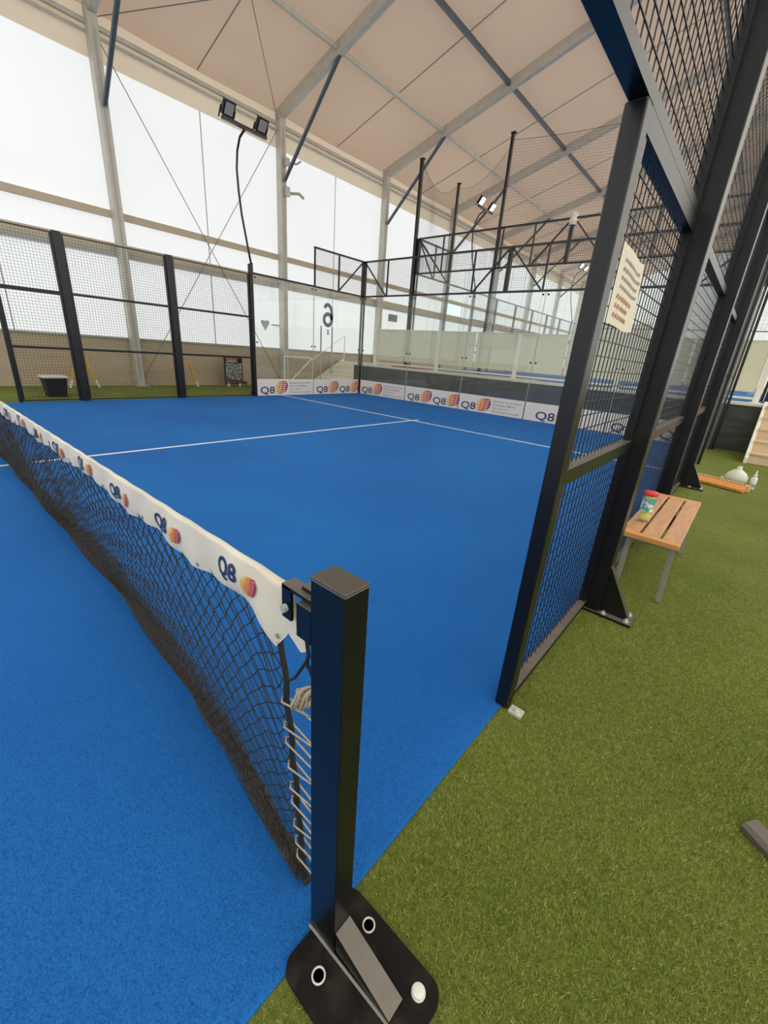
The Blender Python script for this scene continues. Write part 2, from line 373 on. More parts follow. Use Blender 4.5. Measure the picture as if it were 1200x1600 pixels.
# far, right and near walls
mb = MB()._add([(HX0, HY1, 0), (HX1, HY1, 0), (HX1, HY1, 8.2), (XRD, HY1, 11.7), (HX0, HY1, 8.2)], [(0, 1, 2, 3, 4)]); struct(mb, 'wall_back', 'wallwhite')
mb = MB()._add([(HX0, HY0, 0), (HX1, HY0, 0), (HX1, HY0, 8.2), (XRD, HY0, 11.7), (HX0, HY0, 8.2)], [(0, 1, 2, 3, 4)]); struct(mb, 'wall_front', 'wallwhite')
mb = MB()._add([(HX1, HY0, 0), (HX1, HY1, 0), (HX1, HY1, 8.2), (HX1, HY0, 8.2)], [(0, 1, 2, 3)]); struct(mb, 'wall_right', 'wallwhite')
# eave beams, purlins, seams
mb = MB().tube([(-12.98, HY0, 7.72), (-12.98, HY1, 7.72)], .06, 8); struct(mb, 'trim_6', 'galv')
mb = MB().tube([(-13.0, HY0, 7.56), (-13.0, HY1, 7.56)], .035, 6); struct(mb, 'trim_7', 'galv')
k = 8
for x in (-10.3, -7.95, -5.6, -3.1, XRD, 2.1, 4.6, 6.95, 9.3):
    struct(MB().box((x-.045, HY0, roofz(x)-.20), (x+.045, HY1, roofz(x)-.09)), 'trim_%d' % k, 'galv' if x < -9 else 'darksteel'); k += 1
for y in (1.6, 6.6, 11.6, 16.6, 21.6, 26.6, 31.6):
    mb = MB(); mb.bar((-13.05, y, roofz(-13.05)-.06), (XRD, y, roofz(XRD)-.06), .02, .015)
    struct(mb, 'trim_%d' % k, 'seam'); k += 1
# portal frames
names = {-0.9: 'nearest roof frame, passing overhead left of the picture', 4.1: 'first roof frame, its column rising left of the unlit floodlights',
         9.1: 'second roof frame, its column just right of the unlit floodlights', 14.1: 'third roof frame, its column rising behind the court corner post',
         19.1: 'fourth roof frame, its column behind the tall net poles', 24.1: 'fifth roof frame, above the raised court',
         29.1: 'sixth roof frame, over the far part of the raised court', 34.1: 'seventh roof frame, near the far end of the hall', 39.1: 'last roof frame before the far end wall'}
for y, lb in names.items():
    e = empty('roof_frame', 'grey aluminium '+lb, 'roof frame', None, (-12.9, y, 0))
    for s, xa in ((1, -13.0), (-1, HX1-.1)):
        m_ = MB().box((xa, y-.10, -0.006), (xa+s*.25, y+.10, 7.95)); m_.box((xa+s*.24, y-.03, 0.2), (xa+s*.255, y+.03, 7.6), 1)
        m_.box((xa-.0, y-.17, -0.006), (xa+s*.36, y+.17, 0.03), 1)
        part(m_, 'column', ['galv', 'gutter'], e)
        m_ = MB(); m_.bar((xa, y, zr(xa if s > 0 else -13)+.14), (XRD, y, zr(XRD)+.14), .16, .29)
        part(m_, 'rafter', 'galv', e)
        kx = xa+s*.3
        m_ = MB().tube([(kx, y, 6.25), (xa+s*2.75, y, zr(-10.25)+.02)], .055, 8); part(m_, 'knee_brace', 'darksteel', e)
def cable(a, b, lb, r=.011):
    tag(MB().tube([a, b], r, 5).build('bracing_cable', 'cable'), lb, 'cable')
cable((-12.95, 4.2, 7.55), (-12.95, 9.0, 0.15), 'thin steel bracing cable descending rightwards across the white wall behind the fence')
cable((-12.90, 9.0, 7.55), (-12.90, 4.2, 0.15), 'thin steel bracing cable descending leftwards across the white wall behind the fence')
cable((-12.9, 4.2, 7.85), (-8.0, 9.0, zr(-8)+.1), 'thin roof bracing cable rising rightwards from the first column')
cable((-12.9, 9.0, 7.79), (-8.0, 4.2, zr(-8)+.04), 'thin roof bracing cable rising leftwards from the second column')
# small lamps brackets on the second column
e = empty('wall_bracket', 'pale metal bracket on the second column just above the brace foot', 'bracket', None, (-12.75, 9.1, 6.7))
part(MB().tube([(-12.75, 9.2, 6.75), (-12.6, 9.5, 6.78), (-12.55, 9.62, 6.88)], .03, 6), 'arm', 'galv', e)
part(MB().box((-12.72, 9.1, 6.65), (-12.62, 9.25, 6.85)), 'plate', 'galv', e)
e = empty('wall_bracket', 'pale metal bracket on the second column just below the brace foot', 'bracket', None, (-12.75, 9.1, 5.9))
part(MB().tube([(-12.75, 9.2, 5.95), (-12.55, 9.55, 6.0), (-12.5, 9.7, 5.9)], .045, 6), 'arm', 'galv', e)
part(MB().box((-12.72, 9.1, 5.85), (-12.62, 9.25, 6.1)), 'plate', 'galv', e)

# =================================================================== COURT FENCING
def wires(mb, axis, c, u0, u1, z0, z1, step=.05, r=.0021):
    """wire grid in the plane axis=c ('x' plane: runs in y; 'y' plane: runs in x)"""
    def p(u, z, o=0): return (c+o, u, z) if axis == 'x' else (u, c+o, z)
    n = max(1, round((u1-u0)/step)); m = max(1, round((z1-z0)/step))
    for i in range(n+1):
        u = u0+(u1-u0)*i/n; mb.tube([p(u, z0), p(u, z1)], r, 4, caps=False, rot=.785)
    for j in range(m+1):
        z = z0+(z1-z0)*j/m; mb.tube([p(u0, z, r*1.8), p(u1, z, r*1.8)], r, 4, caps=False, rot=.785)
def fence_post(x, y, h, w, d, out, label, group=None, foot=True, cap=None, mname='black', z0=0.0):
    """w along the fence (y), d across; out=+1/-1 side of the foot"""
    e = empty('fence_post', label, 'fence post', group, (x, y, z0))
    xa, xb = (x, x+out*d)
    part(MB().box((xa, y-w/2, z0), (xb, y+w/2, h), bev=.004), 'post', mname, e)
    if foot:
        fx = xb+out*.15
        part(MB().box((xa+out*.0, y-.07, z0-.004), (fx+out*.03, y+.07, z0+.012)), 'base_plate', mname, e)
        g = MB().prism([(0, 0.012), (.15, 0.012), (.15, .03), (0, .30)], (xb, y-.025, z0), (out, 0, 0), (0, 0, 1), (0, 1, 0), .05)
        part(g, 'gusset', 'black', e)
        for dy in (-.045, .045):
            part(MB().lathe([(.014, 0.012), (.014, .022), (.008, .022), (.008, .032)], (fx, y+dy, z0), 8), 'bolt', 'bolt', e)
        part(MB().lathe([(.014, 0.012), (.014, .022), (.008, .022), (.008, .032)], (xb+out*.03, y-.055, z0), 8), 'bolt', 'bolt', e)
    return e
def mesh_panel(x, y0, y1, zs, label, group=None, fw=.035, bottom=True, wr=.0021, sides=True, thick=.05):
    """framed wire panel in an x plane, zs = heights of the horizontal rails"""
    e = empty('mesh_panel', label, 'mesh fence panel', group, (x, (y0+y1)/2, zs[0]))
    ym, z0, z1 = 0, zs[0], zs[-1]
    if sides:
        for y, s in ((y0, 1), (y1, -1)):
            part(MB().box((x-.02, y, z0), (x+.02, y+s*fw, z1)), 'side_frame', 'black', e)
    for z in zs:
        part(MB().box((x-.024, y0, z-thick/2 if z > z0 else z), (x+.024, y1, z+thick/2 if z < 2.9 or z > 3.5 else z)), 'rail', 'black', e)
    w = MB(); wires(w, 'x', x-.012 if x < -5 else x-.012, y0+fw/2, y1-fw/2, z0+.02, z1-.02, r=wr)
    part(w, 'wire_mesh', 'blackwire', e)
    return e

# ---- right hand side (near the camera)
e = empty('fence_post', 'slim black door post nearest the camera, standing at the turf edge', 'fence post', None, (.06, .79, 0))
part(MB().box((.03, .765, 0), (.085, .8199, 1.999), bev=.004), 'post', 'black', e)
part(MB().box((.095, .755, -.004), (.15, .80, .010)), 'foot_plate', 'galv', e)
part(MB().lathe([(.012, 0.010), (.012, .02), (.006, .02), (.006, .028)], (.125, .775, 0), 8), 'bolt', 'bolt', e)
e = empty('fence_post', 'slim black door post beside and behind the camera', 'fence post', None, (.06, -1.19, 0))
part(MB().box((.025, -1.22, 0), (.095, -1.165, 2.03), bev=.004), 'post', 'black', e)
e = mesh_panel(.06, .82, 1.84, [.03, 1.0, 1.971], 'near framed wire panel holding the cream notice', fw=.03, wr=.0024, thick=.055)
e = mesh_panel(.06, -2.3, 1.84, [2.0, 3.0], 'wide wire panel spanning high over the doorway nearest the camera', fw=.03, wr=.0024, thick=.07)
fence_post(.035, 1.895, 3.05, .11, .12, 1, 'thick black fence post at the near end of the wooden bench')
fence_post(.035, -2.36, 3.05, .11, .12, 1, 'thick black fence post behind the camera', foot=False)
mesh_panel(.06, 1.95, 3.93, [.03, 1.0, 2.0, 3.0], 'framed wire panel directly behind the wooden bench', fw=.03, wr=.0024, thick=.05)
fence_post(.035, 3.99, 3.05, .11, .12, 1, 'black fence post at the far end of the wooden bench')
mesh_panel(.06, 4.05, 5.93, [.03, 1.0, 2.0, 3.0], 'framed wire panel between the bench and the orange broom', fw=.03, wr=.0024, thick=.05)
fence_post(.035, 5.99, 3.05, .11, .12, 1, 'black fence post beside the orange broom head')
fence_post(.035, 8.05, 3.05, .08, .08, 1, 'grey lit slim post holding the right glass wall near the wooden stairs', foot=False)
# ---- left hand side
GL = 'far side fence'
e = empty('fence_post', 'thin black door post at the left end of the far side fence', 'fence post', None, (XL, .95, 0))
part(MB().box((XL-.03, .92, 0), (XL+.03, .975, 2.0), bev=.004), 'post', 'black', e)
mesh_panel(XL-.02, .97, 1.93, [.02, 1.0, 1.976], 'narrow black wire panel beside the doorway of the far side fence', wr=.0026, fw=.04, thick=.045)
mesh_panel(XL-.02, -1.9, 1.93, [2.0, 3.0], 'upper wire panel above the doorway of the far side fence', wr=.0026, fw=.04, thick=.045)
fence_post(XL+.03, 2.0, 3.03, .14, .08, -1, 'thick black post left of the yellow trestle legs in the far fence')
mesh_panel(XL-.02, 2.07, 3.93, [.02, 1.0, 2.0, 3.0], 'black wire panel of the far fence in front of the first hall column', wr=.0026, thick=.045)
fence_post(XL+.03, 4.0, 3.03, .14, .08, -1, 'thick black post in the middle of the far side fence')
mesh_panel(XL-.02, 4.07, 5.97, [.02, 1.0, 2.0, 3.0], 'black wire panel of the far fence in front of the standing poster', wr=.0026, thick=.045)
fence_post(XL+.03, 6.02, 3.22, .09, .08, -1, 'black post where wire fence meets glass, carrying the curved lamp pole')
# ---- glass panes with advert strips
LINES = ['Estación de servicios', 'Autovía de la Marina', 'Km 11-6-11-6', 'Servicio de la Comunidad']
def ad_strip(par, o, ax, nrm, L, kind, base):
    """advert strip of length L starting at o, running along ax"""
    o, ax, nrm = Vector(o), Vector(ax), Vector(nrm); up = Vector((0, 0, 1))
    H = .45
    mb = MB(); mb.prism([(0, 0), (L, 0), (L, H), (0, H)], o, ax, up, nrm, .002)
    st = part(mb, 'advert_strip', 'ad', par, base=base, label='white advert strip along the foot of the glass')
    f = o+nrm*.004
    def lg(x, s=1.0):
        t = MB(); put_text(t, 'Q8', f+ax*x+up*.055, ax, up, .27*s, .012, width=.48*s)
        part(t, 'lettering', 'navy', st, base=base, label='dark blue lettering Q8')
        g = MB(); emblem(g, f+ax*(x+.73*s)+up*.225, ax, up, .19*s, nrm); part(g, 'emblem', LOGO, st, base=base, label='orange and red striped emblem')
    if kind == 'two':
        lg(.10); lg(1.08)
    elif kind == 'one':
        lg(.30, 1.05)
    else:
        lg(.08)
        t = MB()
        for i, l in enumerate(LINES):
            put_text(t, l, f+ax*1.08+up*(.325-.09*i), ax, up, .075, .002, width=(.80, .66, .45, .78)[i])
        part(t, 'lettering', 'greyprint', st, base=base, label='four small grey lines of print')
def pane(axis, c, u0, u1, z0, z1, label, adk=None, nrm=1, clips=True, name='glass_screen'):
    g = .006
    loc = (c, (u0+u1)/2, z0) if axis == 'x' else ((u0+u1)/2, c, z0)
    e = empty(name, label, 'glass panel', None, loc)
    P = (lambda u, z, o=0: (c+o, u, z)) if axis == 'x' else (lambda u, z, o=0: (u, c+o, z))
    m_ = MB(); m_._add([P(u0+g, z0), P(u1-g, z0), P(u1-g, z1), P(u0+g, z1)], [(0, 1, 2, 3)])
    m_.v = [(a-loc[0], b-loc[1], d-loc[2]) for a, b, d in m_.v]
    p_ = m_.build('pane', 'glass', e); sm = p_.modifiers.new('thickness', 'SOLIDIFY'); sm.thickness = .010; sm.offset = 0
    for u in (u0+g, u1-g): part(MB().box(P(u-.003, z0, -.0055), P(u+.003, z1, .0055)), 'pane_edge', 'gutter', e)
    if clips:
        for u in (u0+.06, u1-.06):
            for z in (z0+1.4, z1-.06): part(MB().box(P(u-.02, z-.02, -.012), P(u+.02, z+.02, .012)), 'clamp', 'black', e)
    if adk:
        # viewed from inside the court
        if axis == 'y': o, ax, n_ = (u0+.01, c-.012, .004), (1, 0, 0), (0, -1, 0)
        elif nrm > 0: o, ax, n_ = (c+.012, u0+.01, .004), (0, 1, 0), (1, 0, 0)
        else: o, ax, n_ = (c-.012, u1-.01, .004), (0, -1, 0), (-1, 0, 0)
        ad_strip(e, o, ax, n_, u1-u0-.02, adk, loc)
    return e
l1 = pane('x', XL, 6.08, 8.08, 0.0, 3.0, 'glass pane of the far side wall with the small heart sticker', 'text', 1)
l2 = pane('x', XL, 8.09, 10.08, 0.0, 3.0, 'glass pane of the far side wall carrying the big number 6', 'two', 1)
# number six (applied from outside, so it reads mirrored from the court)
t = MB()
def ribbon(mb, path, w, thin_end=False):
    for i in range(len(path)-1):
        pass
    L_, R_ = [], []
    for i, (a, b) in enumerate(path):
        p0 = path[max(0, i-1)]; p1 = path[min(len(path)-1, i+1)]
        d = Vector((p1[0]-p0[0], p1[1]-p0[1])).normalized(); n_ = Vector((-d.y, d.x))
        L_.append((a+n_.x*w/2, b+n_.y*w/2)); R_.append((a-n_.x*w/2, b-n_.y*w/2))
    vs = [(XL+.009, 8.635+u, 2.0+v) for u, v in L_+R_]; n = len(path)
    mb._add(vs, [(i, i+1, n+i+1, n+i) for i in range(n-1)])
ribbon(t, [(.155*math.cos(a), .195+.155*math.sin(a)) for a in [2*math.pi*k/24 for k in range(25)]], .11)
ribbon(t, [(-.135, .50), (-.10, .575), (-.03, .605), (.05, .59), (.11, .53), (.145, .44), (.158, .33), (.155, .195)], .11)
o = part(t, 'number_sticker', 'greyprint', l2, label='large dark number 6 on the glass')
t = MB().prism([(0, 0), (.10, 0), (.05, .07), (.1, .13), (0, .13), (.03, .06)], (XL+.008, 8.60, 1.78), (0, 1, 0), (0, 0, 1), (1, 0, 0), .002)
part(t, 'small_sticker', 'greyprint', l2, label='small dark mark under the number')
t = MB().prism([(.0, -.16), (.14, .05), (.11, .11), (0, .09), (-.11, .11), (-.14, .05)], (XL+.008, 6.40, 1.86), (0, 1, 0), (0, 0, 1), (1, 0, 0), .002)
t.prism([(.2, -.01), (.48, -.01), (.48, .03), (.2, .03)], (XL+.008, 6.40, 1.86), (0, 1, 0), (0, 0, 1), (1, 0, 0), .002)
part(t, 'heart_sticker', 'gutter', l1, label='faint grey heart shaped sticker')
bk = ['text', 'two', 'text', 'one', 'two']
bl = ['back glass pane beside the far court corner', 'second back glass pane from the far corner', 'middle pane of the back glass wall',
      'fourth back glass pane from the far corner, with one large emblem', 'back glass pane nearest the right hand side']
for i in range(5):
    pane('y', YB, XL+.06+2.0*i, XL+.06+2.0*(i+1)-.01, 0.0, 3.0, bl[i], bk[i])
pane('x', XR, 6.06, 8.0, 0.0, 3.0, 'right side glass pane next to the orange broom', 'text', -1)
pane('x', XR, 8.1, 10.08, 0.0, 3.0, 'right side glass pane nearest the dark plinth', 'two', -1)
# ---- corner posts and high mesh
def corner_post(x, y, z0, h, label):
    e = empty('fence_post', label, 'fence post', None, (x, y, z0))
    part(MB().box((x-.06, y-.06, z0+2.98), (x+.06, y+.06, z0+h)), 'upper_post', 'black', e)
    p = MB().box((x-.055, y-.055, z0), (x-.005, y-.01, z0+2.98)); p.box((x+.01, y+.0, z0), (x+.055, y+.05, z0+2.98))
    part(p, 'lower_post', 'black', e)
corner_post(XL-.03, YB+.03, 0, 4.02, 'black corner post between the far side wall and the back glass')
corner_post(XR+.03, YB+.03, 0, 4.02, 'black corner post at the right end of the back glass')
def high_mesh(axis, c, u0, u1, z0, z1, uprights, diags, label, mid=None, r=.0024, group=None, posts=()):
    loc = (c, (u0+u1)/2, z0) if axis == 'x' else ((u0+u1)/2, c, z0)
    e = empty('high_mesh_frame', label, 'high mesh frame', group, loc)
    P = (lambda u, z, o=0: (c+o, u, z)) if axis == 'x' else (lambda u, z, o=0: (u, c+o, z))
    for z in (z0, z1): part(MB().box(P(u0, z-.022, -.025), P(u1, z+.022, .025)), 'rail', 'black', e)
    for u in uprights: part(MB().box(P(u-.018, z0, -.02), P(u+.018, z1, .02)), 'upright', 'black', e)
    for u in posts: part(MB().box(P(u-.05, z0, -.05), P(u+.05, z1, .03)), 'thick_upright', 'black', e)
    for (ua, za, ub, zb) in diags: part(MB().bar(P(ua, za, -.01), P(ub, zb, -.01), .035, .035), 'diagonal_brace', 'black', e)
    w = MB(); wires(w, axis, c+.015, u0, u1, z0, z1, r=r); part(w, 'wire_mesh', 'blackwire', e)
    return e
high_mesh('x', XL, 8.09, 10.1, 3.02, 4.0, (8.11, 9.05), [(10.06, 3.97, 9.07, 3.05)], 'high wire frame above the glass with the number 6')
part(MB().box((XL-.025, 6.0, 3.0), (XL+.025, 8.09, 3.045)), 'top_rail', 'black', l1)
high_mesh('y', YB, XL, XR, 3.02, 4.0, (-9.0, -6.0, -4.05, -1.0), [(-9.94, 3.97, -9.05, 3.05), (-5.06, 3.97, -5.95, 3.05), (-4.96, 3.97, -4.1, 3.05), (-.05, 3.97, -.95, 3.05)],
          'long high wire frame above the back glass', posts=(-5.01,))
high_mesh('x', XR, 8.05, 10.1, 3.02, 4.0, (8.07, 9.05), [(10.06, 3.97, 9.07, 3.05)], 'high wire frame over the right side glass')

# =================================================================== FLOODLIGHTS
def floodlight(px, py, zb, lit, label, sgn=1):
    """curved pole rising from (px,py,zb), bowed outward, cross bar along y"""
    e = empty('floodlight', label, 'floodlight', None, (px, py, zb))
    pts = [(0, 0), (-.18, .60), (-.33, 1.1), (-.42, 1.6), (-.46, 2.05), (-.40, 2.4), (-.27, 2.62), (-.05, 2.72)]
    part(MB().tube([(px+sgn*a, py, zb+b) for a, b in pts], .026, 8), 'curved_pole', 'black', e, smooth=True)
    part(MB().tube([(px, py, zb-.2), (px, py, zb+.05)], .04, 8), 'pole_socket', 'black', e)
    hx, hz = px-sgn*.03, zb+2.74
    part(MB().box((hx-.04, py-.56, hz-.03), (hx+.04, py+.56, hz+.03)), 'cross_bar', 'black', e)
    for dy in (-.42, .42):
        m_ = MB(); cx, cy, cz = hx+sgn*.05, py+dy, hz+.18
        ax = Vector((0, 1, 0)); n_ = Vector((sgn*.80, 0, -.60)); ay = n_.cross(ax)*(-1 if n_.cross(ax).z < 0 else 1)
        def Q(a, b, d): return Vector((cx, cy, cz))+ax*a+ay*b+n_*d
        v = [Q(a, b, d) for d in (-.07, .03) for a, b in ((-.13, -.14), (.13, -.14), (.13, .14), (-.13, .14))]
        m_._add(v, [(3, 2, 1, 0), (4, 5, 6, 7), (0, 1, 5, 4), (1, 2, 6, 5), (2, 3, 7, 6), (3, 0, 4, 7)])
        m_.bar(Q(-.17, 0, -.03), Q(-.17, -.2, -.03)-Vector((0, 0, .02)), .02, .03); m_.bar(Q(.17, 0, -.03), Q(.17, -.2, -.03)-Vector((0, 0, .02)), .02, .03)
        h = part(m_, 'lamp_head', 'black', e)
        m2 = MB()._add([Q(a, b, .034) for a, b in ((-.10, -.11), (.10, -.11), (.10, .11), (-.10, .11))], [(0, 1, 2, 3)])
        part(m2, 'lens', 'lampon' if lit else 'lampoff', h, base=e.location)
    return e
floodlight(XL, 6.05, 3.2, False, 'unlit twin floodlight on the curved pole above the far side fence')
floodlight(.10, 6.0, 3.05, True, 'added unseen lit twin floodlight on the right fence above the orange broom', -1)  # out of view, mirrored from the far side and lit for extra light
PZ = .95
floodlight(-9.35, 16.0, PZ+3.1, True, 'lit twin floodlight glaring over the raised court, nearer one')
floodlight(-9.35, 28.0, PZ+3.1, True, 'lit twin floodlight far behind on the raised court')

# =================================================================== PLATFORM AND RAISED COURT
PY = 10.45
struct(MB().box((-10.6, PY, -0.01), (HX1-.1, HY1-.1, PZ-.05)), 'wall_plinth', 'stone')
struct(MB().box((-10.62, PY-.03, PZ-.05), (HX1-.1, PY+.55, PZ+.0)), 'trim_30', 'coping')
struct(MB().box((-10.6, PY+.52, PZ-.05), (HX1-.1, HY1-.1, PZ-.002)), 'floor_platform', 'platfloor')
struct(MB().box((-13.0, 11.9, -0.01), (-10.6, HY1-.1, PZ-.002)), 'floor_landing', 'platfloor')
tag(MB().box((-9.3, 12.0, PZ-.002), (.65, 32, PZ+.004)).build('court_turf', 'blueturf'), 'blue turf of the raised court behind the balustrade', 'court turf')
tag(MB().box((-4.2, PY+.56, PZ-.002), (9, 11.95, PZ+.006)).build('court_turf_strip', 'blueturf'), 'blue strip on the raised platform behind the balustrade foot', 'turf strip')
tag(MB().box((-9.4, 11.1, PZ), (-8.3, 11.6, PZ+.03)).build('floor_mat', 'redmat'), 'dark red mat on the platform near the corner', 'mat')
# balustrade bays
BX = [-10.04+2.64*i for i in range(5)]
yb = 10.92
for i, x in enumerate(BX+[BX[-1]+2.64*k for k in (1, 2, 3)]):
    if x > 0.6 and x < 2.0: pass
    e = empty('balustrade_post', ['cream balustrade post nearest the far corner post', 'second cream balustrade post from the far corner', 'third cream balustrade post from the far corner',
        'fourth cream balustrade post, seen beside the slim door post', 'cream balustrade post at the top of the right wooden stairs', 'cream balustrade post right of the wooden stairs',
        'second cream balustrade post right of the stairs', 'last cream balustrade post at the right'][i], 'balustrade post', None, (x, yb, PZ))
    part(MB().box((x-.05, yb-.04, PZ), (x+.05, yb+.04, PZ+1.17), bev=.005), 'post', 'cream', e)
    part(MB().box((x-.09, yb-.07, PZ), (x+.09, yb+.07, PZ+.012)), 'foot_plate', 'cream', e)
bays = [(BX[i], BX[i+1]) for i in range(4)]
bd = ['frosted balustrade bay nearest the far corner', 'second frosted balustrade bay from the far corner', 'third frosted balustrade bay from the far corner', 'frosted balustrade bay behind the right fence panels']
for (a, b), d in zip(bays, bd):
    e = empty('glass_balustrade', d, 'balustrade panel', None, ((a+b)/2, yb, PZ))
    for u0, u1 in ((a+.06, (a+b)/2-.02), ((a+b)/2+.02, b-.06)):
        part(MB().box((u0, yb-.006, PZ+.20), (u1, yb+.006, PZ+1.16)), 'frosted_pane', 'frost', e)
    part(MB().box((a+.05, yb-.02, PZ+.06), (b-.05, yb+.02, PZ+.10)), 'bottom_rail', 'cream', e)
    part(MB().box((a+.05, yb-.02, PZ+1.16), (b-.05, yb+.02, PZ+1.18)), 'top_rail', 'cream', e)
    m = (a+b)/2; part(MB().box((m-.03, yb-.02, PZ+.6), (m+.03, yb+.02, PZ+.65)), 'clamp', 'gutter', e)
# raised court enclosure
CX0, CX1, CY0, CY1 = -9.35, .65, 12.0, 32.0
T3, T4 = PZ+3.0, PZ+4.02
corner_post(CX0, CY0, PZ, 4.02, 'black corner post of the raised court behind the balustrade')
corner_post(CX1, CY0, PZ, 4.02, 'black right corner post of the raised court')
high_mesh('y', CY0, CX0, CX1, T3, T4, (-8.35, -6.3, -5.35, -3.35, -2.35, -.35), [(-9.3, T4-.03, -8.4, T3+.03), (-4.4, T4-.03, -5.3, T3+.03), (-4.3, T4-.03, -3.4, T3+.03), (.6, T4-.03, -.3, T3+.03)],
          'long high wire frame at the front of the raised court', posts=(-4.35,))
high_mesh('x', CX0, CY0, 14.0, T3, T4, (13.0, 13.98), [(12.05, T4-.03, 12.95, T3+.03), (12.05, T4-.03, 13.9, T3+.03)], 'high wire frame running back from the raised court corner')
high_mesh('x', CX1, CY0, 14.0, T3, T4, (13.0, 13.98), [(12.05, T4-.03, 12.95, T3+.03)], 'high wire frame at the right side of the raised court')
_e = empty('white_wrap', 'white sack wrapped round the top of the raised court middle post', 'wrap', None, (-4.35, CY0, T4))
part(MB().lathe([(.09, -.16), (.12, -0.08), (.09, .0), (.11, .08), (.05, .13), (0, .14)], (-4.35, CY0, T4), 10), 'sack', 'coping', _e)
for i in range(5):
    pane('y', CY0, CX0+2*i+.05, CX0+2*i+1.97, PZ, T3-.03, ['first', 'second', 'third', 'fourth', 'fifth'][i]+' front glass pane of the raised court counted from the left', None, clips=False)
e = empty('raised_court_fence', 'black side fence of the raised court receding along its left side', 'fence', None, (CX0, 22, PZ))
for y in (14, 16, 18, 20, 22, 24, 26, 28, 30, 32):
    part(MB().box((CX0-.05, y-.05, PZ), (CX0+.03, y+.05, T3)), 'fence_post', 'darksteel', e)
for z in (T3, T3-1, T3-2): part(MB().box((CX0-.025, 14 if z == T3 else 16, z-.025), (CX0+.025, 32, z+.025)), 'rail', 'darksteel', e)
w = MB(); wires(w, 'x', CX0, 16, 32, PZ, T3, step=.1, r=.002); part(w, 'wire_mesh', 'blackwire', e)
e = empty('raised_court_end', 'pale end wall and frame at the far end of the raised court', 'fence', None, (-4.35, 32, PZ))
part(MB().box((CX0, 31.97, T3), (CX1, 32.03, T3+.06)), 'rail', 'darksteel', e)
w = MB(); wires(w, 'y', 32, CX0, CX1, T3, T4, step=.2, r=.004); part(w, 'wire_mesh', 'blackwire', e)
# net poles with draped ball netting
def net_pole(x, y, top, label, r=.05):
    e = empty('net_pole', label, 'pole', None, (x, y, PZ))
    part(MB().box((x-r, y-r, PZ), (x+r, y+r, top), bev=.006), 'pole', 'black', e)
    part(MB().box((x-r-.01, y-r-.01, top), (x+r+.04, y+r+.01, top+.03)), 'top_cap', 'black', e)
net_pole(CX0-.08, CY0-.09, 7.08, 'tallest black net pole rising at the raised court corner')
net_pole(CX0-.06, 14.05, 7.05, 'black net pole just right of the corner pole', .04)
net_pole(-6.4, CY0-.09, 7.10, 'black net pole standing between the lit floodlight and the near fence', .04)
net_pole(.7, CY0-.09, 7.1, 'black net pole at the right end of the raised court', .04)
def netting(A, B, zt, zb, sag, label, step=.09, r=.0016):
    """netting hung between A and B (xy), top sagging"""
    A, B = Vector((*A, 0)), Vector((*B, 0)); L = (B-A).length; n = int(L/step); m = int((zt-zb)/step)
    nrm = (B-A).normalized().cross(Vector((0, 0, 1)))
    def P(i, j):
        u = i/n; v = j/m; p = A.lerp(B, u); top = zt-sag*4*u*(1-u)
        return Vector((p.x, p.y, top+(zb-top)*v))+nrm*(.10*math.sin(u*9)*math.sin(v*3.1))
    mb = MB()
    for i in range(n+1): mb.tube([P(i, j) for j in range(0, m+1, 3)], r, 3, caps=False)
    for j in range(m+1): mb.tube([P(i, j) for i in range(0, n+1, 3)], r*(3 if j == 0 else 1), 3, caps=False)
    return tag(mb.build('ball_net', 'netgrey'), label, 'netting')
netting((CX0-.08, CY0), (CX0-.06, 14.0), 7.0, T4, .45, 'dark sagging ball netting hung between the two left net poles', .05, .0022)
netting((-6.4, CY0), (.7, CY0), 7.0, T4, .25, 'fine ball netting hung right of the middle net pole across the roof view', .07, .0022)
netting((CX0-.06, 14.05), (-6.4, CY0), 6.95, T4, .35, 'fine ball netting hung between the second and middle net poles', .09, .0018)
# things farther back
e = empty('partition', 'beige partition block with pale frame at the far end of the platform', 'partition', None, (-9.2, 36, PZ))
part(MB().box((-10.6, 36, PZ), (-6.5, 36.5, PZ+3.7)), 'wall_block', 'beigebox', e)
part(MB().box((-11.2, 35.9, PZ), (-10.7, 36.5, PZ+3.9)), 'pillar', 'cream', e)
e = empty('handrail', 'thin metal handrail in front of the far beige partition', 'handrail', None, (-8.5, 34, PZ))
part(MB().tube([(-10.4, 34, PZ+2.6), (-8.8, 34, PZ+2.0), (-6.0, 34, PZ+2.0)], .03, 6), 'rail', 'darksteel', e)
part(MB().tube([(-10.4, 34, PZ+2.6), (-10.4, 34, PZ)], .03, 6), 'post', 'darksteel', e)
e = empty('notice_board', 'small dark framed notice on the white hall wall behind the back glass', 'notice', None, (-12.9, 15.3, 3.0))
part(MB().box((-13.09, 15.0, 2.75), (-13.05, 15.6, 3.05)), 'board', 'greyprint', e)
# bluish reflection in the back glass, added as a glowing strip
struct(MB().box((-13.08, 19.2, 3.56), (-13.05, 21.0, 4.04)), 'reflection_strip_1', mat('reflection_glow', (0.6, 0.8, 0.95), 0.1, emis=((0.65, 0.85, 1.0), 1.1)))

